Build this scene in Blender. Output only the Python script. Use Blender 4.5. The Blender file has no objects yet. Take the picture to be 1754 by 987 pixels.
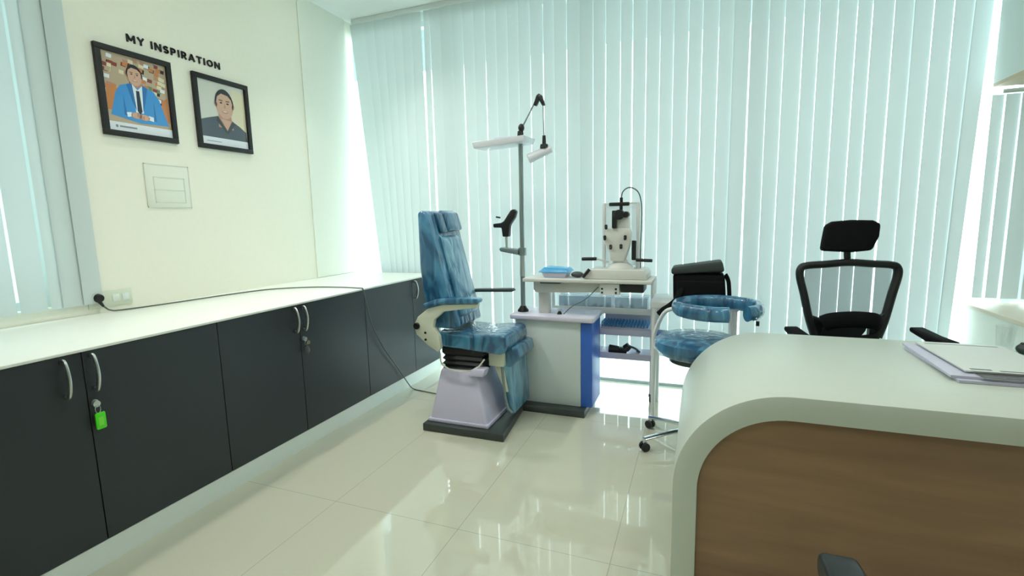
import bpy, bmesh, math, random
from mathutils import Vector, Matrix
PI = math.pi
random.seed(7)
SC = bpy.context.scene
COL = SC.collection

# ------------------------------------------------------------------ camera
cd = bpy.data.cameras.new('camera'); cam = bpy.data.objects.new('camera', cd); COL.objects.link(cam)
cd.sensor_fit = 'HORIZONTAL'; cd.sensor_width = 36.0
cd.lens = 36.0 * 835.6 / 1754.0
cd.clip_start = 0.02; cd.clip_end = 200
_r = Vector((0.9338, 0.3571, -0.0224)); _f = Vector((-0.3567, 0.9241, -0.1370)).normalized()
_r = (_r - _f * _r.dot(_f)).normalized(); _u = _r.cross(_f)
cam.matrix_world = Matrix(((_r.x, _u.x, -_f.x, 0), (_r.y, _u.y, -_f.y, 0), (_r.z, _u.z, -_f.z, 1.35), (0, 0, 0, 1)))
SC.camera = cam

# ------------------------------------------------------------------ colour management, world, lights
SC.view_settings.view_transform = 'Standard'; SC.view_settings.look = 'None'
SC.view_settings.gamma = 1.0; SC.view_settings.use_curve_mapping = False
SC.view_settings.exposure = 0.68
SKY_STRENGTH = 4.0
PANEL_STRENGTH = 9.0
w = bpy.data.worlds.new('sky'); SC.world = w; w.use_nodes = True
bg = w.node_tree.nodes['Background']; bg.inputs[0].default_value = (0.93, 0.975, 1.0, 1); bg.inputs[1].default_value = SKY_STRENGTH

# ------------------------------------------------------------------ materials
def lin(h):
    h = h.lstrip('#'); o = []
    for i in (0, 2, 4):
        c = int(h[i:i+2], 16) / 255.0
        o.append(c / 12.92 if c <= 0.04045 else ((c + 0.055) / 1.055) ** 2.4)
    return (o[0], o[1], o[2], 1.0)

def nt(name):
    m = bpy.data.materials.new(name); m.use_nodes = True
    t = m.node_tree; return m, t, t.nodes['Principled BSDF']

def mat(name, col, rough=0.5, metal=0.0, spec=0.5, coat=0.0, bump=0.0, bscale=40.0, var=0.0, emis=None, estr=0.0, alpha=1.0, stretch=(1, 1, 1)):
    m, t, b = nt(name)
    c = lin(col) if isinstance(col, str) else col
    b.inputs['Base Color'].default_value = c
    b.inputs['Roughness'].default_value = rough; b.inputs['Metallic'].default_value = metal
    b.inputs['Specular IOR Level'].default_value = spec
    b.inputs['Coat Weight'].default_value = coat; b.inputs['Coat Roughness'].default_value = 0.06
    b.inputs['Alpha'].default_value = alpha
    if emis: b.inputs['Emission Color'].default_value = lin(emis); b.inputs['Emission Strength'].default_value = estr
    tc = t.nodes.new('ShaderNodeTexCoord'); mp = t.nodes.new('ShaderNodeMapping'); mp.inputs['Scale'].default_value = stretch
    n = t.nodes.new('ShaderNodeTexNoise'); n.inputs['Scale'].default_value = bscale; n.inputs['Detail'].default_value = 3
    t.links.new(tc.outputs['Object'], mp.inputs[0]); t.links.new(mp.outputs[0], n.inputs['Vector'])
    if bump:
        bp = t.nodes.new('ShaderNodeBump'); bp.inputs['Strength'].default_value = bump; bp.inputs['Distance'].default_value = 0.01
        t.links.new(n.outputs['Fac'], bp.inputs['Height']); t.links.new(bp.outputs[0], b.inputs['Normal'])
    v = var if var else 0.02
    mx = t.nodes.new('ShaderNodeMix'); mx.data_type = 'RGBA'
    mx.inputs['A'].default_value = tuple(x * (1 - v) for x in c[:3]) + (1,)
    mx.inputs['B'].default_value = tuple(min(1, x * (1 + v)) for x in c[:3]) + (1,)
    t.links.new(n.outputs['Fac'], mx.inputs['Factor']); t.links.new(mx.outputs['Result'], b.inputs['Base Color'])
    return m

M = {}
M['cream'] = mat('cream_wall_paint', '#F1F1E2', 0.6, spec=0.3)
M['daylit_wall'] = mat('daylight_tinted_wall', '#EBF0E4', 0.6, spec=0.3)
M['aqua'] = mat('pale_aqua_wall_paint', '#DBEAE7', 0.5, spec=0.3)
M['ceil'] = mat('ceiling_paint', '#ECF3F1', 0.7, spec=0.2)
M['white'] = mat('white_wall_and_glow_paint', '#EFF6EE', 0.5, spec=0.3)
M['soffit'] = mat('beige_soffit_laminate', '#C9B79A', 0.5)
M['ledge'] = mat('beige_stone_ledge', '#DDD3BD', 0.35)
M['counter'] = mat('white_counter_laminate', '#EBF0E8', 0.35, spec=0.4)
M['plinth'] = mat('white_plinth_laminate', '#E0EAE4', 0.35)
M['door'] = mat('charcoal_door_laminate', '#2C3236', 0.38, spec=0.4, bump=0.03, bscale=60)
M['gap'] = mat('cabinet_shadow_gap', '#1C2021', 0.7)
M['steel'] = mat('brushed_steel', '#C9CDCB', 0.28, metal=1.0)
M['chrome'] = mat('chrome', '#D5DADC', 0.12, metal=1.0)
M['grey_metal'] = mat('grey_painted_steel', '#8C9A9A', 0.35, metal=0.6)
M['green'] = mat('lime_green_plastic', '#4CE01C', 0.35, emis=None)
M['brass'] = mat('brass_key', '#9A8B66', 0.3, metal=1.0)
M['black'] = mat('black_plastic', '#101316', 0.4)
M['blackmatte'] = mat('black_fabric', '#0F1114', 0.85, spec=0.2, bump=0.15, bscale=300)
M['blacktop'] = mat('dark_grey_bag_lid', '#2E3635', 0.6, bump=0.1, bscale=200)
M['beigeplastic'] = mat('ivory_plastic', '#D5DAC8', 0.4)
M['lilac'] = mat('lilac_white_shell', '#CBC8E0', 0.35)
M['console'] = mat('console_white_enamel', '#CEDAD9', 0.3)
M['conblue'] = mat('cobalt_blue_panel', '#3668C4', 0.35)
M['contop'] = mat('console_worktop', '#DDD9EC', 0.3)
M['plate'] = mat('dark_grey_base_plate', '#39403F', 0.35, bump=0.05, bscale=120)
M['desk'] = mat('desk_white_laminate', '#D0D9CE', 0.38, spec=0.4)
M['instr'] = mat('instrument_ivory', '#DADBD6', 0.4)
M['instrwhite'] = mat('instrument_white', '#EEF1F1', 0.35)
M['traywhite'] = mat('white_tray_enamel', '#E8EBF4', 0.3)
M['blueplastic'] = mat('sky_blue_plastic', '#3FA5DD', 0.3)
M['clearblue'] = mat('clear_acrylic', '#BFD8EA', 0.1, alpha=0.45)
M['paper'] = mat('white_paper', '#DDE5E0', 0.6)
M['paperlilac'] = mat('lilac_white_paper', '#CFD0E4', 0.5)
M['paperdark'] = mat('dark_print', '#4C4A4E', 0.4)
M['mint'] = mat('mint_green_pad', '#8FCDB4', 0.5)
M['darkgrey'] = mat('dark_grey_plastic', '#3D4645', 0.4)
M['bluedot'] = mat('blue_lens_rims', '#5AA4DE', 0.4)
M['cable'] = mat('grey_cable_sheath', '#59635F', 0.5)
M['letters'] = mat('black_acrylic_letters', '#15191B', 0.35)
M['socket'] = mat('white_socket_plastic', '#D5DDC9', 0.3)
M['frame'] = mat('black_picture_frame', '#0E1012', 0.55)
M['exterior'] = mat('sunlit_terrace', '#F0F3F2', 0.8)
M['shade_slab'] = mat('grey_green_shade_slab', '#86989A', 0.8)
M['sky_blocker'] = mat('grey_sky_blocker', '#AEBBC0', 0.8)
M['alu'] = mat('white_window_aluminium', '#DCE6E6', 0.4)
M['card'] = mat('notice_card', '#E8ECDF', 0.35)
M['cardline'] = mat('notice_grey_line', '#D6DBD0', 0.5)

# wrapped upholstery: blue vinyl under clear crinkled plastic
def vinyl(name, dark, light):
    m, t, b = nt(name)
    tc = t.nodes.new('ShaderNodeTexCoord')
    mp = t.nodes.new('ShaderNodeMapping'); mp.inputs['Scale'].default_value = (6.5, 6.5, 1.6)
    n = t.nodes.new('ShaderNodeTexNoise'); n.inputs['Scale'].default_value = 1.7; n.inputs['Detail'].default_value = 2.2; n.inputs['Distortion'].default_value = 1.6
    cr = t.nodes.new('ShaderNodeValToRGB')
    cr.color_ramp.elements[0].position = 0.38; cr.color_ramp.elements[0].color = lin(dark)
    cr.color_ramp.elements[1].position = 0.66; cr.color_ramp.elements[1].color = lin(light)
    t.links.new(tc.outputs['Object'], mp.inputs[0]); t.links.new(mp.outputs[0], n.inputs['Vector'])
    t.links.new(n.outputs['Fac'], cr.inputs[0]); t.links.new(cr.outputs[0], b.inputs['Base Color'])
    bp = t.nodes.new('ShaderNodeBump'); bp.inputs['Strength'].default_value = 0.6; bp.inputs['Distance'].default_value = 0.02
    t.links.new(n.outputs['Fac'], bp.inputs['Height']); t.links.new(bp.outputs[0], b.inputs['Normal'])
    t.links.new(bp.outputs[0], b.inputs['Coat Normal'])
    b.inputs['Roughness'].default_value = 0.35; b.inputs['Coat Weight'].default_value = 0.9; b.inputs['Coat Roughness'].default_value = 0.12
    return m
M['vinyl'] = vinyl('blue_vinyl_in_plastic_wrap', '#1C5479', '#4A8FB6')
M['vinyldark'] = vinyl('navy_vinyl_in_plastic_wrap', '#1B3F60', '#2E6688')
M['vinylpale'] = vinyl('pale_blue_vinyl_in_wrap', '#367AA0', '#7DB3CC')

def blind_mat():
    m = bpy.data.materials.new('blind_fabric'); m.use_nodes = True; t = m.node_tree; t.nodes.clear()
    o = t.nodes.new('ShaderNodeOutputMaterial'); d = t.nodes.new('ShaderNodeBsdfDiffuse'); tr = t.nodes.new('ShaderNodeBsdfTranslucent'); mx = t.nodes.new('ShaderNodeMixShader')
    tc = t.nodes.new('ShaderNodeTexCoord'); n = t.nodes.new('ShaderNodeTexNoise'); n.inputs['Scale'].default_value = 500
    mc = t.nodes.new('ShaderNodeMix'); mc.data_type = 'RGBA'
    mc.inputs['A'].default_value = lin('#CDD8D8'); mc.inputs['B'].default_value = lin('#D6E0DF')
    t.links.new(tc.outputs['Object'], n.inputs['Vector']); t.links.new(n.outputs['Fac'], mc.inputs['Factor'])
    t.links.new(mc.outputs['Result'], d.inputs[0]); tr.inputs[0].default_value = lin('#DCE9E8')
    mx.inputs[0].default_value = 0.135
    t.links.new(d.outputs[0], mx.inputs[1]); t.links.new(tr.outputs[0], mx.inputs[2]); t.links.new(mx.outputs[0], o.inputs[0])
    return m
M['blind'] = blind_mat()

def glass_mat(name, tint='#F2FBFA', refl=0.08):
    m = bpy.data.materials.new(name); m.use_nodes = True; t = m.node_tree; t.nodes.clear()
    o = t.nodes.new('ShaderNodeOutputMaterial'); tr = t.nodes.new('ShaderNodeBsdfTransparent'); g = t.nodes.new('ShaderNodeBsdfGlossy'); mx = t.nodes.new('ShaderNodeMixShader')
    tr.inputs[0].default_value = lin(tint); g.inputs['Roughness'].default_value = 0.02
    mx.inputs[0].default_value = refl
    t.links.new(tr.outputs[0], mx.inputs[1]); t.links.new(g.outputs[0], mx.inputs[2]); t.links.new(mx.outputs[0], o.inputs[0])
    return m
M['glass'] = glass_mat('window_glass')
M['tumbler'] = glass_mat('drinking_glass_material', '#FEFFFF', 0.07)

def mesh_mat():
    m = bpy.data.materials.new('chair_mesh_fabric'); m.use_nodes = True; t = m.node_tree; t.nodes.clear()
    o = t.nodes.new('ShaderNodeOutputMaterial'); tr = t.nodes.new('ShaderNodeBsdfTransparent'); d = t.nodes.new('ShaderNodeBsdfDiffuse'); mx = t.nodes.new('ShaderNodeMixShader')
    d.inputs[0].default_value = lin('#5C7078'); mx.inputs[0].default_value = 0.5
    t.links.new(tr.outputs[0], mx.inputs[1]); t.links.new(d.outputs[0], mx.inputs[2]); t.links.new(mx.outputs[0], o.inputs[0])
    return m
M['mesh'] = mesh_mat()
def shield_mat():
    m = bpy.data.materials.new('translucent_white_plastic'); m.use_nodes = True; t = m.node_tree; t.nodes.clear()
    o = t.nodes.new('ShaderNodeOutputMaterial'); tr = t.nodes.new('ShaderNodeBsdfTransparent'); d = t.nodes.new('ShaderNodeBsdfTranslucent'); g = t.nodes.new('ShaderNodeBsdfDiffuse'); mx = t.nodes.new('ShaderNodeMixShader'); m2 = t.nodes.new('ShaderNodeMixShader')
    d.inputs[0].default_value = g.inputs[0].default_value = lin('#F6FAFA'); mx.inputs[0].default_value = 0.5; m2.inputs[0].default_value = 0.75
    t.links.new(g.outputs[0], mx.inputs[1]); t.links.new(d.outputs[0], mx.inputs[2]); t.links.new(tr.outputs[0], m2.inputs[1]); t.links.new(mx.outputs[0], m2.inputs[2]); t.links.new(m2.outputs[0], o.inputs[0])
    return m
M['shield'] = shield_mat()

def floor_mat():
    m, t, b = nt('glossy_vitrified_tiles')
    tc = t.nodes.new('ShaderNodeTexCoord'); sp = t.nodes.new('ShaderNodeSeparateXYZ'); t.links.new(tc.outputs['Object'], sp.inputs[0])
    def joint(out, off, per):
        a = t.nodes.new('ShaderNodeMath'); a.operation = 'ADD'; a.inputs[1].default_value = off
        t.links.new(out, a.inputs[0])
        f = t.nodes.new('ShaderNodeMath'); f.operation = 'PINGPONG'; f.inputs[1].default_value = per
        t.links.new(a.outputs[0], f.inputs[0])
        l = t.nodes.new('ShaderNodeMath'); l.operation = 'LESS_THAN'; l.inputs[1].default_value = 0.0016
        t.links.new(f.outputs[0], l.inputs[0]); return l.outputs[0]
    jx = joint(sp.outputs['X'], 0.965 + 6.7, 0.335); jy = joint(sp.outputs['Y'], -1.767 + 13.4, 0.67)
    mxm = t.nodes.new('ShaderNodeMath'); mxm.operation = 'MAXIMUM'; t.links.new(jx, mxm.inputs[0]); t.links.new(jy, mxm.inputs[1])
    n = t.nodes.new('ShaderNodeTexNoise'); n.inputs['Scale'].default_value = 1.6; n.inputs['Detail'].default_value = 5
    t.links.new(tc.outputs['Object'], n.inputs['Vector'])
    c1 = t.nodes.new('ShaderNodeMix'); c1.data_type = 'RGBA'; c1.inputs['A'].default_value = lin('#C5C6B3'); c1.inputs['B'].default_value = lin('#CDCEBB')
    t.links.new(n.outputs['Fac'], c1.inputs['Factor'])
    c2 = t.nodes.new('ShaderNodeMix'); c2.data_type = 'RGBA'; c2.inputs['B'].default_value = lin('#A9AA9A')
    t.links.new(c1.outputs['Result'], c2.inputs['A']); t.links.new(mxm.outputs[0], c2.inputs['Factor'])
    t.links.new(c2.outputs['Result'], b.inputs['Base Color'])
    b.inputs['Roughness'].default_value = 0.04; b.inputs['IOR'].default_value = 1.75; b.inputs['Specular IOR Level'].default_value = 0.5
    return m
M['floor'] = floor_mat()

def wood_mat():
    m, t, b = nt('walnut_veneer')
    tc = t.nodes.new('ShaderNodeTexCoord'); mp = t.nodes.new('ShaderNodeMapping'); mp.inputs['Scale'].default_value = (0.8, 1.0, 8.0)
    n = t.nodes.new('ShaderNodeTexNoise'); n.inputs['Scale'].default_value = 1.6; n.inputs['Detail'].default_value = 6; n.inputs['Distortion'].default_value = 0.35
    cr = t.nodes.new('ShaderNodeValToRGB')
    cr.color_ramp.elements[0].position = 0.3; cr.color_ramp.elements[0].color = lin('#866951')
    cr.color_ramp.elements[1].position = 0.7; cr.color_ramp.elements[1].color = lin('#A28363')
    t.links.new(tc.outputs['Object'], mp.inputs[0]); t.links.new(mp.outputs[0], n.inputs['Vector'])
    t.links.new(n.outputs['Fac'], cr.inputs[0]); t.links.new(cr.outputs[0], b.inputs['Base Color'])
    b.inputs['Roughness'].default_value = 0.45
    return m
M['wood'] = wood_mat()

def emit_mat(name, col, s):
    m, t, b = nt(name)
    b.inputs['Base Color'].default_value = lin('#F4F6F4'); b.inputs['Emission Color'].default_value = lin(col); b.inputs['Emission Strength'].default_value = s
    return m
M['lamp'] = emit_mat('fill_panel_diffuser', '#FFFAF2', PANEL_STRENGTH)
M['downlight'] = emit_mat('downlight_lens', '#FFFBE6', 14.0)

# ------------------------------------------------------------------ mesh builder
def wloc(o):
    v = Vector((0, 0, 0))
    while o is not None:
        v += o.location; o = o.parent
    return v

class MB:
    def __init__(s): s.bm = bmesh.new()
    def _fin(s, verts, bev, seg, mi):
        vs = set(verts)
        if bev > 0:
            es = [e for e in s.bm.edges if e.verts[0] in vs and e.verts[1] in vs and len(e.link_faces) == 2 and e.calc_face_angle(0) > 0.5]
            if es: bmesh.ops.bevel(s.bm, geom=es, offset=bev, segments=seg, profile=0.5, affect='EDGES', clamp_overlap=True)
        if mi:
            pass
    def _faces_new(s, before, mi):
        if mi:
            for f in s.bm.faces:
                if f not in before: f.material_index = mi
    def box(s, x0, x1, y0, y1, z0, z1, bev=0.0, seg=2, mi=0, rz=0.0):
        before = set(s.bm.faces) if mi else None
        g = bmesh.ops.create_cube(s.bm, size=1.0)
        c = Vector(((x0+x1)/2, (y0+y1)/2, (z0+z1)/2)); R = Matrix.Rotation(rz, 3, 'Z')
        for v in g['verts']:
            v.co = c + R @ Vector((v.co.x*(x1-x0), v.co.y*(y1-y0), v.co.z*(z1-z0)))
        s._fin(g['verts'], bev, seg, mi)
        if mi: s._faces_new(before, mi)
        return s
    def hexa(s, pts8, bev=0.0, seg=2):
        # pts8: bottom ring of four, then top ring of four
        vs = [s.bm.verts.new(p) for p in pts8]
        for q in ((3,2,1,0),(4,5,6,7),(0,1,5,4),(1,2,6,5),(2,3,7,6),(3,0,4,7)): s.bm.faces.new([vs[i] for i in q])
        bmesh.ops.recalc_face_normals(s.bm, faces=list({f for v in vs for f in v.link_faces}))
        s._fin(vs, bev, seg, 0); return s
    def prism(s, pts, plane, a, b, bev=0.0, seg=2, mi=0):
        before = set(s.bm.faces) if mi else None
        def P(u, v, d):
            return (u, d, v) if plane == 'xz' else ((d, u, v) if plane == 'yz' else (u, v, d))
        A = [s.bm.verts.new(P(u, v, a)) for u, v in pts]; B = [s.bm.verts.new(P(u, v, b)) for u, v in pts]
        n = len(pts); fs = [s.bm.faces.new(A), s.bm.faces.new(B[::-1])]
        for i in range(n): fs.append(s.bm.faces.new((A[i], B[i], B[(i+1) % n], A[(i+1) % n])))
        bmesh.ops.recalc_face_normals(s.bm, faces=fs)
        s._fin(A + B, bev, seg, mi)
        if mi: s._faces_new(before, mi)
        return s
    def rings(s, rings, cap=True, closed=False):
        R = [[s.bm.verts.new(p) for p in r] for r in rings]; fs = []
        m = len(R); n = len(R[0])
        for i in range(m if closed else m-1):
            a, b = R[i], R[(i+1) % m]
            for j in range(n): fs.append(s.bm.faces.new((a[j], a[(j+1) % n], b[(j+1) % n], b[j])))
        if cap and not closed: fs.append(s.bm.faces.new(R[0][::-1])); fs.append(s.bm.faces.new(R[-1]))
        bmesh.ops.recalc_face_normals(s.bm, faces=fs); return s
    def cyl(s, p0, p1, r0, r1=None, n=24, bev=0.0):
        r1 = r0 if r1 is None else r1
        p0, p1 = Vector(p0), Vector(p1); d = (p1-p0).normalized()
        a = d.orthogonal().normalized(); b = d.cross(a)
        rr = [(p0, r0), (p1, r1)]
        if bev: rr = [(p0, r0-bev), (p0+d*bev, r0), (p1-d*bev, r1), (p1, r1-bev)]
        return s.rings([[c + (a*math.cos(2*PI*k/n) + b*math.sin(2*PI*k/n))*r for k in range(n)] for c, r in rr])
    def lathe(s, prof, c, n=32, sx=1.0, sy=1.0):
        return s.rings([[(c[0]+r*sx*math.cos(2*PI*k/n), c[1]+r*sy*math.sin(2*PI*k/n), c[2]+z) for k in range(n)] for r, z in prof])
    def tube(s, pts, r, n=10, smooth=6, closed=False, flat=None):
        P = [Vector(p) for p in pts]
        if smooth > 1 and len(P) > 2:
            Q = []
            m = len(P); rng = range(m if closed else m-1)
            for i in rng:
                p0 = P[(i-1) % m] if (closed or i > 0) else P[i]*2-P[i+1]
                p1 = P[i]; p2 = P[(i+1) % m]
                p3 = P[(i+2) % m] if (closed or i+2 < m) else p2*2-p1
                for k in range(smooth):
                    t = k/smooth
                    Q.append(0.5*((2*p1)+(p2-p0)*t+(2*p0-5*p1+4*p2-p3)*t*t+(3*p1-p0-3*p2+p3)*t*t*t))
            if not closed: Q.append(P[-1])
            P = Q
        m = len(P); ring = []; prev = None
        for i, p in enumerate(P):
            if closed: d = (P[(i+1) % m]-P[(i-1) % m]).normalized()
            else: d = (P[min(i+1, m-1)]-P[max(i-1, 0)]).normalized()
            up = prev if prev is not None else (Vector((0, 0, 1)) if abs(d.z) < 0.95 else Vector((0, 1, 0)))
            a = (up - d*up.dot(d)).normalized(); b = d.cross(a); prev = a
            ra, rb = (r, r) if flat is None else flat
            ring.append([p + a*ra*math.cos(2*PI*k/n) + b*rb*math.sin(2*PI*k/n) for k in range(n)])
        return s.rings(ring, closed=closed)
    def ball(s, c, r, n=16):
        g = bmesh.ops.create_uvsphere(s.bm, u_segments=n, v_segments=n//2+2, radius=1.0)
        rr = r if isinstance(r, (tuple, list)) else (r, r, r)
        for v in g['verts']: v.co = Vector((c[0]+v.co.x*rr[0], c[1]+v.co.y*rr[1], c[2]+v.co.z*rr[2]))
        return s
    def build(s, name, m, parent=None, smooth=True, subsurf=0, matrix=None):
        if matrix is not None: bmesh.ops.transform(s.bm, matrix=matrix, verts=s.bm.verts)
        off = wloc(parent) if parent is not None else Vector((0, 0, 0))
        if off.length > 0: bmesh.ops.translate(s.bm, vec=-off, verts=s.bm.verts)
        me = bpy.data.meshes.new(name); s.bm.to_mesh(me); s.bm.free()
        for mm in (m if isinstance(m, (list, tuple)) else [m]): me.materials.append(mm)
        if smooth:
            for p in me.polygons: p.use_smooth = True
            try: me.set_sharp_from_angle(angle=math.radians(38))
            except Exception: pass
        o = bpy.data.objects.new(name, me); COL.objects.link(o)
        if parent is not None: o.parent = parent
        if subsurf:
            md = o.modifiers.new('subdivision', 'SUBSURF'); md.levels = subsurf; md.render_levels = subsurf
        return o

def tag(o, label, cat, group=None, kind=None):
    o['label'] = label
    o['category'] = cat
    if group: o['group'] = group
    if kind: o['kind'] = kind
    return o
def thing(name, label, cat, loc=(0, 0, 0), rz=0.0, group=None):
    o = bpy.data.objects.new(name, None); COL.objects.link(o); o.location = loc; o.rotation_euler = (0, 0, rz)
    o.empty_display_size = 0.1
    return tag(o, label, cat, group)
def struct(mb, name, m, parent=None, smooth=False):
    o = mb.build(name, m, parent, smooth=smooth)
    if parent is None: o['kind'] = 'structure'
    return o
def copy_tree(o, parent=None):
    c = o.copy(); COL.objects.link(c); c.parent = parent
    for ch in list(o.children): copy_tree(ch, c)
    return c
def arc(cx, cz, r, a0, a1, n):
    return [(cx + r*math.cos(math.radians(a0+(a1-a0)*i/n)), cz + r*math.sin(math.radians(a0+(a1-a0)*i/n))) for i in range(n+1)]

# ------------------------------------------------------------------ room shell
XL, YB, XR, YF, ZC = -3.07, 3.90, 2.90, -1.90, 3.18
struct(MB().box(XL-0.3, XR+0.2, YF-0.2, 4.04, -0.12, 0.0), 'floor', M['floor'])
struct(MB().box(XL-0.3, XR+0.2, YF-0.2, 4.10, ZC, ZC+0.12), 'ceiling', M['ceil'])
# left wall: solid from Y 1.66 on, with a window hung with blinds nearer the camera
b = MB()
b.box(XL-0.15, XL, 1.50, 3.97, 0.0, ZC)
b.box(XL-0.15, XL, YF, 1.50, 0.0, 0.96)
b.box(XL-0.15, XL, YF, -0.60, 0.96, ZC)
b.box(XL-0.15, XL, -0.60, 1.50, 2.95, ZC)
struct(b, 'wall_left', M['cream'])
struct(MB().box(XL, XL+0.008, 3.30, 3.86, 0.9, ZC), 'daylight_tint', M['daylit_wall'])  # thin patch on the same wall, greenish daylight painted into its colour
struct(MB().box(XL-0.15, XR+0.2, YF-0.12, YF, 0, ZC), 'wall_front', M['cream'])
# right wall: upper bulkhead, low ledge wall and the alcove back between them
b = MB(); b.box(1.60, XR, YF, 3.86, 2.09, ZC); b.box(XR, XR+0.12, YF, 4.04, 0.0, ZC)
struct(b, 'wall_right', M['aqua'])
struct(MB().box(1.60, XR, YF, 3.94, 0.0, 0.74), 'trim_7', M['white'])  # whiter than the bulkhead: window glow painted into the lower wall
struct(MB().box(1.60, XR, YF, 3.86, 2.07, 2.09), 'trim_2', M['soffit'])
struct(MB().box(1.585, XR, YF, 3.94, 0.74, 0.765, bev=0.004), 'trim_3', M['ledge'])
# lintel strip over the window wall
struct(MB().box(XL-0.15, XR, 3.97, 4.05, 3.10, ZC), 'wall_back', M['white'])

def window(name, x0, x1, z0, z1, muls, yc=4.01):
    f = MB()
    f.box(x0, x1, yc-0.03, yc+0.03, z0, z0+0.022); f.box(x0, x1, yc-0.03, yc+0.03, z1-0.05, z1)
    for x in [x0+0.025] + muls + [x1-0.025]: f.box(x-0.025, x+0.025, yc-0.03, yc+0.03, z0+0.022, z1-0.05)
    fo = struct(f, name, M['alu'])
    MB().box(x0+0.05, x1-0.05, yc-0.004, yc+0.004, z0+0.022, z1-0.05).build('glass_pane', M['glass'], fo, smooth=False)
window('window_1', XL-0.12, 1.85, 0.0, 3.10, [-2.03, -0.85, 0.32])
window('window_2', 1.85, XR, 0.765, 3.10, [2.2])
f = MB(); xc = XL-0.10
f.box(xc-0.02, xc+0.02, -0.60, 1.50, 0.96, 1.0); f.box(xc-0.02, xc+0.02, -0.60, 1.50, 2.91, 2.95)
for y in (-0.58, 0.45, 1.48): f.box(xc-0.02, xc+0.02, y-0.02, y+0.02, 1.0, 2.91)
w3 = struct(f, 'window_3', M['alu'])
MB().box(xc-0.004, xc+0.004, -0.56, 1.46, 1.0, 2.91).build('glass_pane', M['glass'], w3, smooth=False)
# outside: sunlit terrace, and an added unseen slab that darkens the upper slats
struct(MB().box(-9, 9, 4.06, 16, -0.30, -0.05), 'trim_4', M['exterior'])
struct(MB().box(-9, 9, 4.08, 5.6, 3.22, 3.4), 'added_shade_slab', M['shade_slab'])

struct(MB().box(-5.2, -5.0, -4, 8, -0.3, 6.5), 'added_sky_blocker', M['sky_blocker'])  # unseen wall added to cut the sky light reaching the left window

# ------------------------------------------------------------------ vertical blinds
def slat(parent, xa_top, xb_top, xa_bot, xb_bot, z0, z1, y, tilt=0.010, rows=6, axis='x'):
    bm = MB(); V = []
    for i in range(rows+1):
        t = i/rows; z = z1 + (z0-z1)*t
        xa = xa_top + (xa_bot-xa_top)*t; xb = xb_top + (xb_bot-xb_top)*t
        row = []
        for j in range(5):
            u = j/4; x = xa + (xb-xa)*u
            yy = y + tilt*(u-0.5)*2 - 0.002*(1-(2*u-1)**2)
            row.append(bm.bm.verts.new((x, yy, z) if axis == 'x' else (y - (yy-y), x, z)))
        V.append(row)
    for i in range(rows):
        for j in range(4): bm.bm.faces.new((V[i][j], V[i][j+1], V[i+1][j+1], V[i+1][j]))
    return bm.build('slat', M['blind'], parent)

bl = thing('vertical_blind', 'tall pale aqua vertical blind covering the whole back window down to near the floor', 'blind', (0, YB, ZC-0.02))
MB().box(-3.0, 1.56, YB-0.02, YB+0.02, ZC-0.04, ZC, bev=0.004).build('headrail', M['alu'], bl)
# seams: x, gap at top, gap at bottom
seams = [(-3.025, 0.0, 0.0, -2.60), (-2.87,), (-2.77,), (-2.67,), (-2.575,), (-2.48,), (-2.38,),
         (-2.275, .045, -.01), (-2.205, .006, .050), (-2.10,), (-1.99,), (-1.894, .002, .034), (-1.79,), (-1.691, .001, .032), (-1.595, .001, .006), (-1.497, 0, .012),
         (-1.40, -.002, .004), (-1.303, .002, .016), (-1.196, .006, .016), (-1.106, -.001, .004), (-1.005, .005, .014), (-.90, -.004, -.002), (-.799, .003, .008), (-.703, .004, .011),
         (-.592, .003, .007), (-.504, .007, .020), (-.405, .005, .013), (-.308, .002, .007), (-.214, .001, .006), (-.114, .002, .011), (-.022, .002, .010), (.084, .002, .006),
         (.180, -.006, -.004), (.284, .006, .022), (.396, -.001, .002), (.49, .001, .003), (.60, .002, .007), (.69, 0, .004), (.792, .001, .005), (.898, .002, .006),
         (.98, .003, .008), (1.095, -.006, .020), (1.197, -.006, -.003), (1.295, .001, .004), (1.394, 0, .003), (1.500, -.004, -.004), (1.598, 0, 0, 1.53)]
for i in range(len(seams)-1):
    a, c = seams[i], seams[i+1]
    ga = a[1:3] if len(a) >= 3 else (-.003, -.003); gc = c[1:3] if len(c) >= 3 else (-.003, -.003)
    fa = 0.45 if (a[0] > -.45 and ga[1] < .018) else 0.72; fc = 0.45 if (c[0] > -.45 and gc[1] < .018) else 0.72
    ga = tuple(q*fa for q in ga); gc = tuple(q*fc for q in gc)
    xa_t = a[0]+ga[0]/2; xa_b = a[0]+ga[1]/2; xb_t = c[0]-gc[0]/2; xb_b = c[0]-gc[1]/2
    z0 = 0.265
    if i < 6:      # the first slats fan away from the corner towards the bottom
        k0, k1 = (1-i/6.0)**1.5, (1-(i+1)/6.0)**1.5
        xa_b = a[0] + 0.24*k0; xb_b = c[0] + 0.24*k1 + 0.012
        xa_t = a[0]
        z0 = 0.265
    if i == len(seams)-3: xb_b -= 0.035
    if i == len(seams)-2: xa_b -= 0.04; xb_b = 1.52
    slat(bl, xa_t, xb_t, xa_b, xb_b, z0, ZC-0.04, YB, tilt=0.004)

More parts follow.
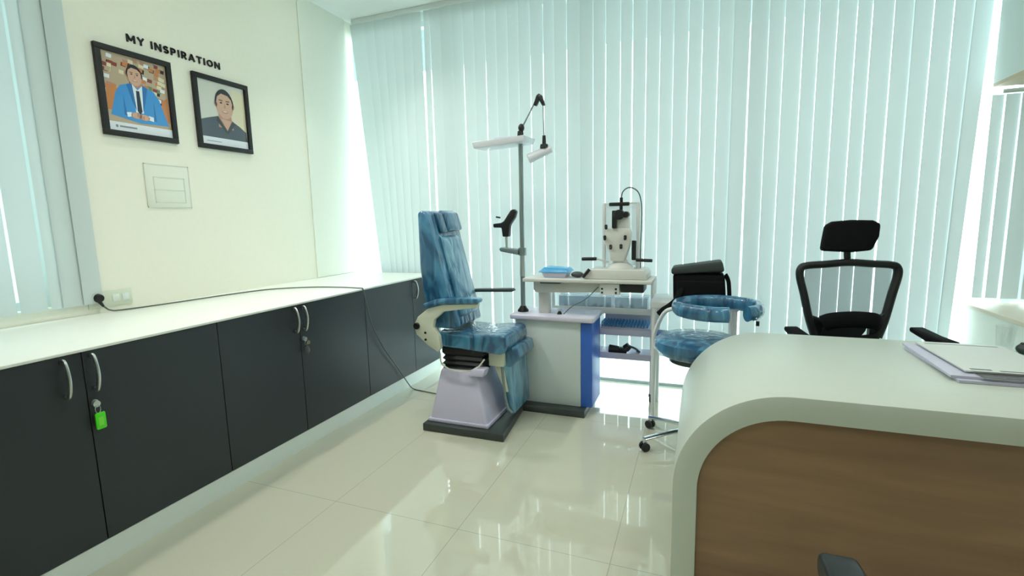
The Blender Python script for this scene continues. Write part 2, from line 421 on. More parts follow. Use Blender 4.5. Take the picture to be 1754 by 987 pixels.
ba = thing('vertical_blind', 'short grey-green vertical blind inside the alcove at the right edge', 'blind', (1.61, YB-0.01, 2.05))
MB().box(1.66, 2.85, YB-0.02, YB+0.01, 2.035, 2.06, bev=0.003).build('headrail', M['alu'], ba)
xs = [1.612, 1.677, 1.752, 1.85, 1.95, 2.05, 2.15, 2.25, 2.35, 2.45, 2.55, 2.65, 2.75, 2.85]
for i in range(len(xs)-1):
    slat(ba, xs[i]+.0, xs[i+1]-.002, xs[i]+.004, xs[i+1]-.006, 0.80, 2.03, YB-0.01, tilt=0.006, rows=2)

bs = thing('vertical_blind', 'pale blue-grey vertical blind on the left wall beside the cream wall', 'blind', (XL+0.03, 1.66, 3.1))
MB().box(XL+0.005, XL+0.045, -0.75, 1.66, 3.06, 3.10, bev=0.004).build('headrail', M['alu'], bs)
ys = [(1.665, 0, 0), (1.575, -.01, -.01), (1.485, -.01, -.01), (1.425, .006, .010), (1.305, .001, .008), (1.20, .001, .014), (1.09, .0, .01), (.98, .0, .01), (.87, .0, .01),
      (.76, 0, .01), (.65, 0, .01), (.54, 0, .01), (.43, 0, .01), (.32, 0, .01), (.21, 0, .01), (.10, 0, .01), (-.01, 0, .01), (-.12, 0, .01), (-.23, 0, .01), (-.34, 0, .01), (-.45, 0, .01), (-.56, 0, .01), (-.67, 0, 0)]
for i in range(len(ys)-1):
    a, c = ys[i+1], ys[i]
    slat(bs, a[0]+a[1]/2, c[0]-c[1]/2, a[0]+a[2]/2, c[0]-c[2]/2, 0.955, 3.06, XL+0.025, tilt=0.005, rows=4, axis='y')

# ------------------------------------------------------------------ ceiling lights: unseen fill panels added to brighten the room, then downlights
def panel(x, y, label):
    t = thing('fill_panel', label, 'light', (x, y, ZC))
    fr = MB()
    for a in ((-.31, .31, -.31, -.29), (-.31, .31, .29, .31), (-.31, -.29, -.29, .29), (.29, .31, -.29, .29)):
        fr.box(x+a[0], x+a[1], y+a[2], y+a[3], ZC-0.014, ZC)
    fr.build('frame', M['alu'], t); MB().box(x-.29, x+.29, y-.29, y+.29, ZC-0.010, ZC-0.001).build('diffuser', M['lamp'], t)
for x, y, l in ((-1.2, 1.9, 'unseen square fill light added over the open floor by the cabinets'), (0.9, 1.9, 'unseen square fill light added over the white desk'),
                (-0.2, -0.6, 'unseen square fill light added behind the viewer')):
    panel(x, y, l)
def downlight(x, y, e, label):
    t = thing('downlight', label, 'light', (x, y, ZC), group='recessed downlights along the left wall')
    MB().lathe([(0.055, -0.012), (0.055, 0)], (x, y, ZC)).build('trim_ring', M['alu'], t)
    MB().lathe([(0.042, -0.016), (0.042, -0.0125)], (x, y, ZC)).build('lens', M['downlight'], t)
    sl = bpy.data.lights.new('downlight_beam', 'SPOT'); sl.energy = e; sl.color = (1.0, 1.0, 0.92); sl.spot_size = math.radians(110); sl.spot_blend = 1.0; sl.shadow_soft_size = 0.04
    so = bpy.data.objects.new('downlight_beam', sl); COL.objects.link(so); so.parent = t; so.location = (0, 0, -0.03); so.rotation_euler = (0, math.radians(-22), 0)
downlight(-2.62, 3.12, 44, 'small round recessed downlight by the left wall, nearest the back window')
downlight(-2.55, 2.05, 44, 'unseen round downlight added to wash the wall above the framed photos')  # this one and the next are added to brighten the left wall
downlight(-2.55, 0.95, 20, 'unseen round downlight added to wash the wall before the left wall blind')

# ------------------------------------------------------------------ low cabinets along the left wall
XC = -2.214
CAB = [(0.54, 1.11, 1.68), (1.68, 2.205, 2.82), (2.82, 3.44, 3.86)]
clab = ['charcoal two-door base cabinet nearest the viewer, green key tag on one door',
        'charcoal two-door base cabinet in the middle of the run, dark key fob on one door',
        'charcoal two-door base cabinet at the window end, beside the exam chair']
def handle(door, y):
    z0, z1 = 0.728, 0.868
    pts = [(XC+0.004, y, z1-0.004), (XC+0.022, y, z1-0.002), (XC+0.034, y, z1-0.03), (XC+0.040, y, (z0+z1)/2), (XC+0.034, y, z0+0.03), (XC+0.022, y, z0+0.002), (XC+0.004, y, z0+0.004)]
    MB().tube(pts, 0.007, n=10, smooth=5, flat=(0.009, 0.0065)).build('handle', M['steel'], door)
for i, (y0, ym, y1) in enumerate(CAB):
    t = thing('base_cabinet', clab[i], 'cabinet', (XC, (y0+y1)/2, 0))
    cb = MB(); cb.box(XL+0.03, XC-0.022, y0+.001, y1-.001, 0.10, 0.884); cb.build('carcass', M['gap'], t, smooth=False)
    MB().box(XL+0.05, XC-0.004, y0, y1, 0.0, 0.10).build('plinth', M['plinth'], t, smooth=False)
    d1 = MB().box(XC-0.020, XC, y0+0.0018, ym-0.0018, 0.103, 0.884, bev=0.0012, seg=1).build('door', M['door'], t)
    d2 = MB().box(XC-0.020, XC, ym+0.0018, y1-0.0018, 0.103, 0.884, bev=0.0012, seg=1).build('door', M['door'], t)
    if i < 2:
        handle(d1, ym-(0.068 if i == 0 else 0.042)); handle(d2, ym+0.026)
    else:
        handle(d2, ym+0.022)
    if i < 2:
        yl = ym+0.018
        MB().cyl((XC, yl, 0.676), (XC+0.008, yl, 0.676), 0.013, n=20).build('lock', M['steel'], d2)
b = MB(); b.box(XL+0.001, XC+0.006, 0.50, 3.80, 0.8855, 0.897, bev=0.002)
tag(b.build('worktop', M['counter']), 'long white worktop running over the charcoal cabinets along the left wall', 'worktop')

def keys(y, zt, fob, fobname, label):
    t = thing('key_set', label, 'keys', (XC+0.008, y, 0.676))
    k = MB(); k.cyl((XC+0.0085, y, 0.676), (XC+0.022, y, 0.676), 0.003, n=8); k.cyl((XC+0.020, y, 0.673), (XC+0.0225, y, 0.673), 0.013, n=20)
    k.build('key', M['steel'], t)
    r = MB(); r.tube([(XC+0.024, y+0.009*math.cos(a), 0.652+0.016*math.sin(a)) for a in [2*PI*j/12 for j in range(12)]], 0.0014, n=6, smooth=2, closed=True)
    r.build('key_ring', M['chrome'], t)
    f = MB()
    if fob == 'green':
        f.prism([(y-0.010, 0.637), (y+0.020, 0.637), (y+0.022, 0.632), (y+0.022, 0.575), (y+0.018, 0.570), (y-0.010, 0.570), (y-0.013, 0.575), (y-0.013, 0.632)], 'yz', XC+0.020, XC+0.027, bev=0.0015)
        o = f.build(fobname, M['green'], t); MB().box(XC+0.0272, XC+0.0278, y-0.004, y+0.013, 0.585, 0.618).build('paper_insert', mat('yellow_green_insert', '#7FE84A', 0.4), o)
    else:
        f.ball((XC+0.026, y+0.004, 0.605), (0.007, 0.017, 0.026)); f.build(fobname, M['darkgrey'], t)
        MB().cyl((XC+0.020, y+0.022, 0.648), (XC+0.023, y+0.022, 0.648), 0.012, n=16).build('brass_key', M['brass'], t)
keys(1.126, 0.6, 'green', 'key_tag', 'key on a ring with a lime green plastic tag hanging from a cabinet lock')
keys(2.222, 0.6, 'dark', 'key_fob', 'small bunch of keys with a dark fob hanging from the middle cabinet lock')

# ------------------------------------------------------------------ things on the left wall
def portrait(name_label, y0, y1, z0, z1, painter, fw=0.030):
    t = thing('framed_photo', name_label, 'picture', (XL, (y0+y1)/2, z0), group=None)
    f = MB()
    for a in ((y0, y1, z0, z0+fw), (y0, y1, z1-fw, z1), (y0, y0+fw, z0+fw, z1-fw), (y1-fw, y1, z0+fw, z1-fw)):
        f.box(XL, XL+0.022, a[0], a[1], a[2], a[3], bev=0.002)
    f.build('frame', M['frame'], t)
    p = MB(); yy0, yy1, zz0, zz1 = y0+fw, y1-fw, z0+fw, z1-fw
    W_, H_ = yy1-yy0, zz1-zz0
    painter(p, lambda u, v: (yy0+u*W_, zz0+v*H_))
    p.build('print', PM, t, smooth=False)
PC = {'paper': '#E8ECEA', 'bgwarm': '#B9A68C', 'orange': '#C9824A', 'green': '#6E8A5A', 'red': '#8C3F38', 'jacket': '#3C92D6', 'jacketdark': '#2670B4', 'shirt': '#E4EEF4', 'tie': '#1D2A3C',
      'skin': '#D0A68F', 'skinshade': '#B98A74', 'hair': '#1E2024', 'strip': '#E2E7EE', 'bggrey': '#D4D6CC', 'suit': '#45505A', 'collar': '#323B44', 'cream': '#E0D8B8', 'mouth': '#A4665C', 'text': '#7F8A94', 'white': '#F2F4F4'}
PK = list(PC); PM = [mat('print_'+k, PC[k], 0.3, coat=0.3) for k in PK]
def patch(p, T, pts, key, layer):
    x = XL+0.006+layer*0.0004
    p.prism([T(u, v) for u, v in pts], 'yz', x, x+0.0004, mi=PK.index(key))
def ell(cu, cv, ru, rv, n=20, a0=0, a1=360):
    return [(cu+ru*math.cos(math.radians(a0+(a1-a0)*i/n)), cv+rv*math.sin(math.radians(a0+(a1-a0)*i/n))) for i in range(n + (0 if a1-a0 == 360 else 1))]
def face(p, T, cu, cv, ru, rv, L):
    patch(p, T, ell(cu, cv, ru, rv), 'skin', L)
    patch(p, T, ell(cu-ru*1.0, cv-rv*.05, ru*.14, rv*.18, 8), 'skinshade', L); patch(p, T, ell(cu+ru*1.0, cv-rv*.05, ru*.14, rv*.18, 8), 'skinshade', L)
    cap = ell(cu, cv, ru*1.10, rv*1.12, 14, -5, 185) + [(cu-ru*.94, cv+rv*.12), (cu-ru*.78, cv+rv*.52), (cu-ru*.3, cv+rv*.78), (cu+ru*.45, cv+rv*.70), (cu+ru*.82, cv+rv*.46), (cu+ru*.94, cv+rv*.12)]
    patch(p, T, cap, 'hair', L+0.5)
    for s in (-1, 1):
        patch(p, T, ell(cu+s*ru*.38, cv+rv*.12, ru*.15, rv*.06, 8), 'hair', L+1)
        patch(p, T, [(cu+s*ru*.18, cv+rv*.25), (cu+s*ru*.60, cv+rv*.28), (cu+s*ru*.60, cv+rv*.34), (cu+s*ru*.18, cv+rv*.31)], 'hair', L+1)
    patch(p, T, [(cu-ru*.10, cv-rv*.22), (cu+ru*.14, cv-rv*.22), (cu+ru*.03, cv+rv*.12)], 'skinshade', L+1)
    patch(p, T, ell(cu, cv-rv*.50, ru*.34, rv*.07, 10), 'mouth', L+1)
    patch(p, T, ell(cu, cv-rv*.48, ru*.26, rv*.03, 10), 'white', L+2)
def paint_blue(p, T):
    patch(p, T, [(0, 0), (1, 0), (1, 1), (0, 1)], 'bgwarm', 0)
    random.seed(3)
    for k in range(110):
        u, v = random.random()*0.94+.03, 0.45+random.random()*0.51; LY = 1+k*0.009
        patch(p, T, [(u-min(.04, u), v-.02), (min(1, u+.035), v-.028), (min(1, u+.045), v+.02), (u-min(.03, u), v+.028)], random.choice(['orange', 'green', 'red', 'cream', 'skinshade', 'bgwarm', 'hair', 'cream', 'shirt']), LY)
    patch(p, T, [(0.02, .26), (.16, .26), (.2, .55), (.03, .58)], 'orange', 2); patch(p, T, [(.86, .22), (.99, .2), (.98, .55), (.88, .5)], 'orange', 2)
    patch(p, T, [(.40, .55), (.60, .55), (.60, .68), (.40, .68)], 'skinshade', 2)
    patch(p, T, [(.06, .20), (.16, .50), (.24, .60), (.40, .655), (.5, .60), (.6, .655), (.76, .60), (.84, .50), (.96, .16), (.5, .14)], 'jacket', 3)
    patch(p, T, [(.26, .22), (.30, .22), (.27, .48)], 'jacketdark', 4); patch(p, T, [(.72, .20), (.76, .20), (.74, .46)], 'jacketdark', 4)
    patch(p, T, [(.42, .65), (.44, .28), (.56, .28), (.58, .65), (.5, .58)], 'shirt', 4)
    patch(p, T, [(.475, .57), (.525, .57), (.54, .30), (.5, .26), (.465, .30)], 'tie', 5)
    patch(p, T, [(.34, .63), (.42, .66), (.455, .30), (.40, .42)], 'jacketdark', 5); patch(p, T, [(.66, .63), (.58, .66), (.555, .30), (.60, .42)], 'jacketdark', 5)
    patch(p, T, ell(.44, .235, .085, .04), 'skin', 6); patch(p, T, ell(.56, .225, .085, .04), 'skin', 6)
    for q in range(4): patch(p, T, ell(.46+.03*q, .245-.008*q, .011, .028, 8), 'skinshade', 7)
    patch(p, T, [(.30, .20), (.37, .215), (.37, .27), (.29, .26)], 'shirt', 6); patch(p, T, [(.63, .20), (.71, .19), (.71, .25), (.63, .26)], 'shirt', 6)
    face(p, T, .475, .76, .115, .13, 7)
    patch(p, T, [(.0, 0), (1, 0), (1, .115), (0, .115)], 'strip', 8)
    patch(p, T, ell(.12, .06, .02, .02, 10), 'text', 9); patch(p, T, [(.16, .05), (.42, .05), (.42, .072), (.16, .072)], 'text', 9)
def paint_dark(p, T):
    patch(p, T, [(0, 0), (1, 0), (1, 1), (0, 1)], 'bggrey', 0)
    patch(p, T, [(.66, .1), (1, .1), (1, .9), (.72, .95)], 'cream', 1)
    patch(p, T, [(.38, .30), (.70, .28), (.66, .52), (.40, .52)], 'skinshade', 3)
    patch(p, T, [(0, .10), (0, .37), (.22, .43), (.38, .47), (.50, .40), (.70, .42), (.84, .36), (.98, .28), (1, .10)], 'suit', 2)
    patch(p, T, [(.38, .47), (.34, .40), (.55, .20), (.55, .26)], 'collar', 5); patch(p, T, [(.69, .43), (.75, .38), (.57, .20), (.56, .26)], 'collar', 5)
    patch(p, T, [(.44, .44), (.66, .42), (.56, .25)], 'skin', 4)
    face(p, T, .54, .665, .185, .225, 6)
    patch(p, T, [(0, 0), (1, 0), (1, .12), (0, .12)], 'strip', 7)
    patch(p, T, [(.10, .05), (.40, .05), (.40, .06), (.10, .06)], 'text', 8)
portrait('black framed photo of a man in a bright blue suit on the cream wall', 1.784, 2.195, 1.870, 2.352, paint_blue)
portrait('black framed photo of a smiling man in a dark shirt on the cream wall', 2.330, 2.742, 1.870, 2.343, paint_dark)

# lettering: bold capitals built from strokes, each letter a mesh of its own
def oc(cx, cy, rx, ry, a0, a1, n=8): return [(cx+rx*math.cos(math.radians(a0+(a1-a0)*i/n)), cy+ry*math.sin(math.radians(a0+(a1-a0)*i/n))) for i in range(n+1)]
GLYPH = {'M': (1.05, [[(.1, 0), (.1, 1)], [(.1, .95), (.525, .25)], [(.525, .25), (.95, .95)], [(.95, 0), (.95, 1)]]),
         'Y': (.9, [[(.08, 1), (.45, .48)], [(.82, 1), (.45, .48)], [(.45, .5), (.45, 0)]]),
         'I': (.24, [[(.12, 0), (.12, 1)]]),
         'N': (.9, [[(.1, 0), (.1, 1)], [(.1, .97), (.8, .03)], [(.8, 0), (.8, 1)]]),
         'S': (.75, [oc(.37, .70, .26, .20, 30, 270, 8) + oc(.37, .30, .26, .20, 90, -150, 8)]),
         'P': (.75, [[(.1, 0), (.1, 1)], [(.1, .90), (.38, .90)] + oc(.38, .67, .23, .23, 90, -90, 6) + [(.1, .44)]]),
         'R': (.8, [[(.1, 0), (.1, 1)], [(.1, .90), (.40, .90)] + oc(.40, .67, .23, .23, 90, -90, 6) + [(.1, .44)], [(.38, .44), (.70, 0)]]),
         'A': (.95, [[(.06, 0), (.475, .97)], [(.89, 0), (.475, .97)], [(.22, .30), (.73, .30)]]),
         'T': (.85, [[(.02, .90), (.83, .90)], [(.425, .9), (.425, 0)]]),
         'O': (1.0, [oc(.5, .5, .39, .40, 0, 360, 18)])}
def lettering(text, name, label, y0, y1, z0, h, m, gap=.26, space=.55, sw=.20):
    t = thing(name, label, 'lettering', (XL, (y0+y1)/2, z0))
    tot = 0
    for ch in text: tot += (space if ch == ' ' else GLYPH[ch][0]+gap)
    k = (y1-y0)/(tot-gap); x = 0
    for ch in text:
        if ch == ' ': x += space; continue
        w_, st = GLYPH[ch]; b_ = MB()
        for pl_ in st:
            for q in range(len(pl_)-1):
                (ax, ay), (bx_, by) = pl_[q], pl_[q+1]
                A = Vector(((x+ax)*k+y0, z0+ay*h)); B_ = Vector(((x+bx_)*k+y0, z0+by*h)); d = (B_-A).normalized(); n_ = Vector((-d.y, d.x))*sw*h/2
                e = d*(sw*h*.18 if 0 < q < len(pl_)-1 or len(pl_) > 3 else 0); A = A-e; B_ = B_+e
                b_.prism([tuple(A+n_), tuple(B_+n_), tuple(B_-n_), tuple(A-n_)], 'yz', XL, XL+0.008)
        b_.build('letter', m, t, smooth=False); x += w_+gap
    return t
lettering('MY INSPIRATION', 'wall_lettering', 'black capital letters reading MY INSPIRATION on the cream wall above the framed photos', 1.966, 2.548, 2.405, 0.043, M['letters'])

t = thing('wall_notice', 'faint pale notice sheet with ruled lines on the cream wall below the photos', 'notice', (XL, 2.10, 1.475))
MB().box(XL, XL+0.004, 1.972, 2.245, 1.475, 1.735, bev=0.001).build('sheet', M['card'], t)
f = MB()
for a in ((1.972, 2.245, 1.729, 1.735), (1.972, 2.245, 1.475, 1.481), (1.972, 1.978, 1.475, 1.735), (2.239, 2.245, 1.475, 1.735), (2.02, 2.21, 1.655, 1.660), (2.02, 2.21, 1.580, 1.585), (2.02, 2.025, 1.505, 1.66), (2.205, 2.21, 1.505, 1.66), (2.02, 2.21, 1.505, 1.51)):
    f.box(XL+0.004, XL+0.0052, *a)
f.build('ruled_line', M['cardline'], t, smooth=False)

t = thing('wall_socket', 'white socket plate on the cream wall just above the worktop', 'socket', (XL, 1.70, 0.95))
MB().box(XL, XL+0.008, 1.60, 1.82, 0.925, 1.015, bev=0.002).build('plate', M['socket'], t)
f = MB()
for y in (1.735, 1.785):
    f.box(XL+0.008, XL+0.011, y-0.018, y+0.018, 0.95, 0.99, bev=0.001)
f.build('rocker_switch', M['plinth'], t)
t = thing('power_cable', 'black plug and thin grey cable trailing along the worktop and down to the floor', 'cable', (XL+0.01, 1.64, 0.985))
f = MB(); f.cyl((XL+0.009, 1.640, 0.982), (XL+0.045, 1.640, 0.982), 0.026, 0.021, n=20, bev=0.003); f.cyl((XL+0.03, 1.640, 0.965), (XL+0.035, 1.655, 0.935), 0.010, 0.006, n=12)
f.build('plug', M['black'], t)
cz = 0.9030
pts = [(XL+0.034, 1.653, 0.938), (XL+0.045, 1.68, 0.91), (XL+0.06, 1.74, cz), (-2.965, 1.99, cz), (-2.93, 2.30, cz), (-2.85, 2.60, cz), (-2.62, 2.76, cz), (-2.40, 2.80, cz), (-2.24, 2.79, cz), (-2.207, 2.79, 0.903),
       (-2.198, 2.79, 0.893), (-2.188, 2.80, 0.82), (-2.190, 2.853, 0.634), (-2.190, 2.973, 0.43), (-2.192, 3.144, 0.221), (-2.185, 3.26, 0.06), (-2.15, 3.28, 0.008), (-2.03, 3.26, 0.005), (-1.90, 3.24, 0.005), (-1.74, 3.22, 0.005), (-1.67, 3.2, 0.006)]
MB().tube(pts, 0.0042, n=8, smooth=6).build('cord', M['cable'], t)

# ------------------------------------------------------------------ refraction unit: base plate, console, pole, swing table
RU = thing('refraction_unit', 'ophthalmic instrument stand with white and cobalt console, tall grey pole and swing table', 'medical stand', (-1.15, 3.2, 0))
MB().prism([(-1.66, 2.62), (-1.09, 2.62), (-1.145, 3.13), (-0.70, 3.13), (-0.70, 3.50), (-1.66, 3.50)], 'xy', 0.0, 0.05, bev=0.006).build('base_plate', M['plate'], RU)
co = MB().box(-1.215, -0.742, 3.20, 3.49, 0.052, 0.655, bev=0.004).build('console_cabinet', M['console'], RU)
MB().box(-0.742, -0.662, 3.203, 3.488, 0.052, 0.648, bev=0.006).build('blue_side_panel', M['conblue'], RU)
MB().box(-0.80, -0.765, 3.195, 3.20, 0.612, 0.620).build('badge', M['cardline'], co)
MB().prism([(-1.25, 3.175), (-0.66, 3.165), (-0.645, 3.18), (-0.645, 3.50), (-1.25, 3.50)], 'xy', 0.655, 0.692, bev=0.010, seg=3).build('console_top', M['contop'], RU)
pl = MB().cyl((-1.19, 3.30, 0.69), (-1.185, 3.30, 1.90), 0.0165).build('pole', M['grey_metal'], RU)
MB().lathe([(0.040, 0), (0.040, 0.012), (0.026, 0.030), (0.020, 0.042)], (-1.19, 3.30, 0.691)).build('pole_foot', M['black'], RU)
MB().cyl((-1.188, 3.30, 0.95), (-1.187, 3.30, 1.10), 0.021).build('pole_collar', M['steel'], RU)
# instrument tray at the top
tr = MB(); tr.hexa([(-1.50, 3.20, 1.855), (-1.13, 3.20, 1.875), (-1.13, 3.42, 1.885), (-1.50, 3.42, 1.865), (-1.51, 3.19, 1.900), (-1.12, 3.19, 1.918), (-1.12, 3.43, 1.925), (-1.51, 3.43, 1.910)], bev=0.006)
tr.build('instrument_tray', M['traywhite'], RU)
MB().box(-1.36, -1.22, 3.25, 3.36, 1.912, 1.926, bev=0.003).build('tray_mat', M['lilac'], RU)
# lamp arm
j = MB(); j.cyl((-1.185, 3.30, 1.90), (-1.185, 3.30, 1.965), 0.026, 0.020, bev=0.004); j.ball((-1.178, 3.30, 1.985), (0.022, 0.022, 0.028))
j.build('lamp_arm_joint', M['black'], RU)
MB().cyl((-1.17, 3.30, 1.99), (-1.065, 3.30, 2.165), 0.006, n=10).build('lower_arm', M['grey_metal'], RU)
j = MB(); j.prism([(-1.085, 2.125), (-1.063, 2.185), (-1.045, 2.198), (-1.025, 2.185), (-1.003, 2.120), (-1.022, 2.115), (-1.044, 2.155), (-1.064, 2.118)], 'xz', 3.285, 3.315, bev=0.005)
j.build('elbow_joint', M['black'], RU)
MB().cyl((-1.018, 3.30, 2.13), (-1.014, 3.30, 1.90), 0.004, n=10).build('upper_arm', M['grey_metal'], RU)
j = MB(); j.cyl((-1.014, 3.30, 1.92), (-1.014, 3.30, 1.86), 0.011, 0.014); j.cyl((-1.014, 3.30, 1.862), (-1.014, 3.30, 1.838), 0.026, 0.030)
j.build('lamp_socket', M['black'], RU)
j = MB(); j.cyl((-1.125, 3.28, 1.770), (-0.965, 3.32, 1.835), 0.034, 0.026, n=24, bev=0.006)
j.build('lamp_head', M['traywhite'], RU)
# keratometer holder arm
j = MB(); j.prism([(-1.21, 1.105), (-1.345, 1.13), (-1.355, 1.147), (-1.345, 1.160), (-1.21, 1.145)], 'xz', 3.265, 3.335, bev=0.005); j.cyl((-1.187, 3.3, 1.10), (-1.187, 3.3, 1.155), 0.028)
j.build('side_arm', M['grey_metal'], RU)
MB().cyl((-1.307, 3.30, 1.155), (-1.307, 3.30, 1.245), 0.010, 0.014, n=16).build('holder_stem', M['chrome'], RU)
j = MB()
j.prism([(-1.330, 1.235), (-1.338, 1.300), (-1.400, 1.302), (-1.402, 1.330), (-1.340, 1.335), (-1.318, 1.348), (-1.262, 1.425), (-1.238, 1.430), (-1.222, 1.412), (-1.235, 1.372), (-1.272, 1.320), (-1.283, 1.235)], 'xz', 3.275, 3.325, bev=0.007)
j.build('instrument_holder', M['black'], RU)
MB().cyl((-1.385, 3.30, 1.378), (-1.352, 3.30, 1.372), 0.006, n=10).build('holder_pin', M['black'], RU)
# swing table
MB().box(-1.062, -0.985, 3.27, 3.33, 0.691, 0.86, bev=0.006).build('table_column', M['instr'], RU)
j = MB(); j.prism([(-1.085, 0.862), (-1.065, 0.845), (-0.45, 0.862), (-0.42, 0.880), (-0.42, 0.925), (-1.085, 0.925)], 'xz', 3.225, 3.375, bev=0.010)
j.build('swing_arm', M['instr'], RU)
MB().prism([(-1.135, 3.14), (-0.27, 3.14), (-0.27, 3.46), (-1.135, 3.46)], 'xy', 0.930, 0.954, bev=0.006).build('table_top', M['instr'], RU)
MB().box(-1.02, -0.88, 3.18, 3.22, 0.917, 0.929).build('table_runner', M['plate'], RU)
j = MB(); j.box(-0.47, -0.325, 3.17, 3.36, 0.872, 0.925, bev=0.006); j.build('power_unit', M['black'], RU)
j = MB(); j.box(-0.605, -0.478, 3.17, 3.22, 0.852, 0.925, bev=0.004); so_ = j.build('socket_box', M['instrwhite'], RU)
j = MB()
for x in (-0.59, -0.50):
    for z in (0.868, 0.893): j.box(x-.006, x+.006, 3.167, 3.17, z-.006, z+.006)
j.build('outlet', M['black'], so_)
MB().tube([(-0.62, 3.20, 0.90), (-0.70, 3.19, 0.82), (-0.80, 3.19, 0.76), (-0.86, 3.20, 0.705)], 0.003, n=6).build('lead', M['cable'], RU)
t = MB(); t.cyl((-0.905, 3.26, 0.692), (-0.905, 3.26, 0.712), 0.018, 0.010); tag(t.build('rubber_stopper', M['black']), 'tiny black knob standing on the console top left of the clear trays', 'knob')

# slit lamp standing on the swing table
S = thing('slit_lamp', 'ivory and white slit lamp microscope on the swing table with black handles', 'microscope', (-0.49, 3.30, 0.955))
j = MB(); j.prism([(-0.715, 0.955), (-0.675, 1.018), (-0.325, 1.018), (-0.305, 0.990), (-0.305, 0.955)], 'xz', 3.17, 3.43, bev=0.006); j.build('instrument_base', M['instr'], S)
j = MB(); j.tube([(-0.715, 3.15, 0.967), (-0.672, 3.162, 1.022)], 0.0105, n=10, smooth=1); j.build('joystick', M['black'], S)
j = MB(); j.lathe([(0.085, 0), (0.078, 0.02), (0.05, 0.04), (0.045, 0.06)], (-0.49, 3.28, 1.018)); j.build('turntable', M['instr'], S)
j = MB(); j.prism([(-0.545, 1.07), (-0.55, 1.12), (-0.565, 1.15), (-0.585, 1.19), (-0.59, 1.25), (-0.565, 1.285), (-0.43, 1.285), (-0.415, 1.25), (-0.42, 1.19), (-0.43, 1.15), (-0.44, 1.12), (-0.455, 1.07)], 'xz', 3.22, 3.30, bev=0.008)
bd = j.build('microscope_body', M['instr'], S)
j = MB()
for x, z in ((-0.583, 1.225), (-0.452, 1.225), (-0.545, 1.165), (-0.478, 1.168), (-0.575, 1.295)):
    j.cyl((x, 3.222, z-.010), (x+.004, 3.200, z+.008), 0.010, n=12)
j.build('adjusting_knob', M['black'], bd)
j = MB(); j.hexa([(-0.53, 3.24, 1.27), (-0.43, 3.24, 1.27), (-0.43, 3.31, 1.27), (-0.53, 3.31, 1.27), (-0.50, 3.24, 1.36), (-0.43, 3.24, 1.36), (-0.43, 3.31, 1.36), (-0.50, 3.31, 1.36)], bev=0.006); j.build('prism_housing', M['instrwhite'], S)
j = MB(); j.box(-0.535, -0.505, 3.20, 3.25, 1.285, 1.40, bev=0.006); j.cyl((-0.49, 3.19, 1.372), (-0.49, 3.27, 1.372), 0.032, bev=0.004); j.cyl((-0.448, 3.20, 1.372), (-0.448, 3.27, 1.372), 0.020, bev=0.003)
j.build('eyepieces', M['black'], S)
j = MB(); j.box(-0.562, -0.432, 3.25, 3.28, 1.428, 1.452, bev=0.005); j.cyl((-0.485, 3.265, 1.36), (-0.485, 3.265, 1.482), 0.011, n=14); j.build('lamp_crossbar', M['black'], S)
j = MB()
for x in (-0.612, -0.385):
    j.tube([(x, 3.36, 1.015), (x, 3.36, 1.445)], 0.013, n=10, smooth=1)
j.box(-0.618, -0.379, 3.353, 3.367, 1.44, 1.455, bev=0.004)
j.build('head_rest_frame', M['instrwhite'], S)  # white and thickened to stand in for bright blind slits behind
MB().box(-0.60, -0.397, 3.375, 3.378, 1.03, 1.44, bev=0.002).build('shield', M['shield'], S)
j = MB(); j.cyl((-0.74, 3.24, 1.082), (-0.64, 3.24, 1.084), 0.012, n=14, bev=0.003); j.build('left_grip', M['black'], S)
MB().cyl((-0.64, 3.24, 1.083), (-0.56, 3.25, 1.06), 0.006, n=8).build('left_grip_stem', M['steel'], S)
j = MB(); j.cyl((-0.384, 3.24, 1.078), (-0.28, 3.24, 1.074), 0.011, n=14, bev=0.003); j.build('right_grip', M['black'], S)
j = MB(); j.cyl((-0.397, 3.24, 1.078), (-0.397, 3.24, 1.205), 0.015, n=14, bev=0.003); j.build('upright_grip', M['black'], S)
MB().tube([(-0.485, 3.265, 1.47), (-0.475, 3.27, 1.52), (-0.435, 3.28, 1.545), (-0.385, 3.29, 1.52), (-0.362, 3.30, 1.45), (-0.358, 3.30, 1.33), (-0.362, 3.30, 1.15), (-0.362, 3.30, 1.02)], 0.004, n=8).build('lead', M['cable'], S)

t = thing('lens_tray', 'small white tray with a sky blue lid at the left end of the swing table', 'tray', (-0.93, 3.28, 0.955))
MB().hexa([(-1.00, 3.21, 0.955), (-0.85, 3.21, 0.955), (-0.85, 3.34, 0.955), (-1.00, 3.34, 0.955), (-1.015, 3.20, 0.990), (-0.835, 3.20, 0.990), (-0.835, 3.35, 0.990), (-1.015, 3.35, 0.990)], bev=0.004).build('tray', M['paperlilac'], t)
MB().hexa([(-1.04, 3.19, 0.991), (-0.82, 3.19, 0.991), (-0.82, 3.36, 0.991), (-1.04, 3.36, 0.991), (-1.00, 3.21, 1.025), (-0.84, 3.21, 1.018), (-0.84, 3.34, 1.018), (-1.00, 3.34, 1.025)], bev=0.004).build('lid', M['blueplastic'], t)
t = MB(); t.ball((-0.772, 3.24, 0.9765), (0.045, 0.03, 0.021)); tag(t.build('joystick_cap', M['darkgrey']), 'small rounded dark grey device lying beside the blue-lidded tray', 'device')

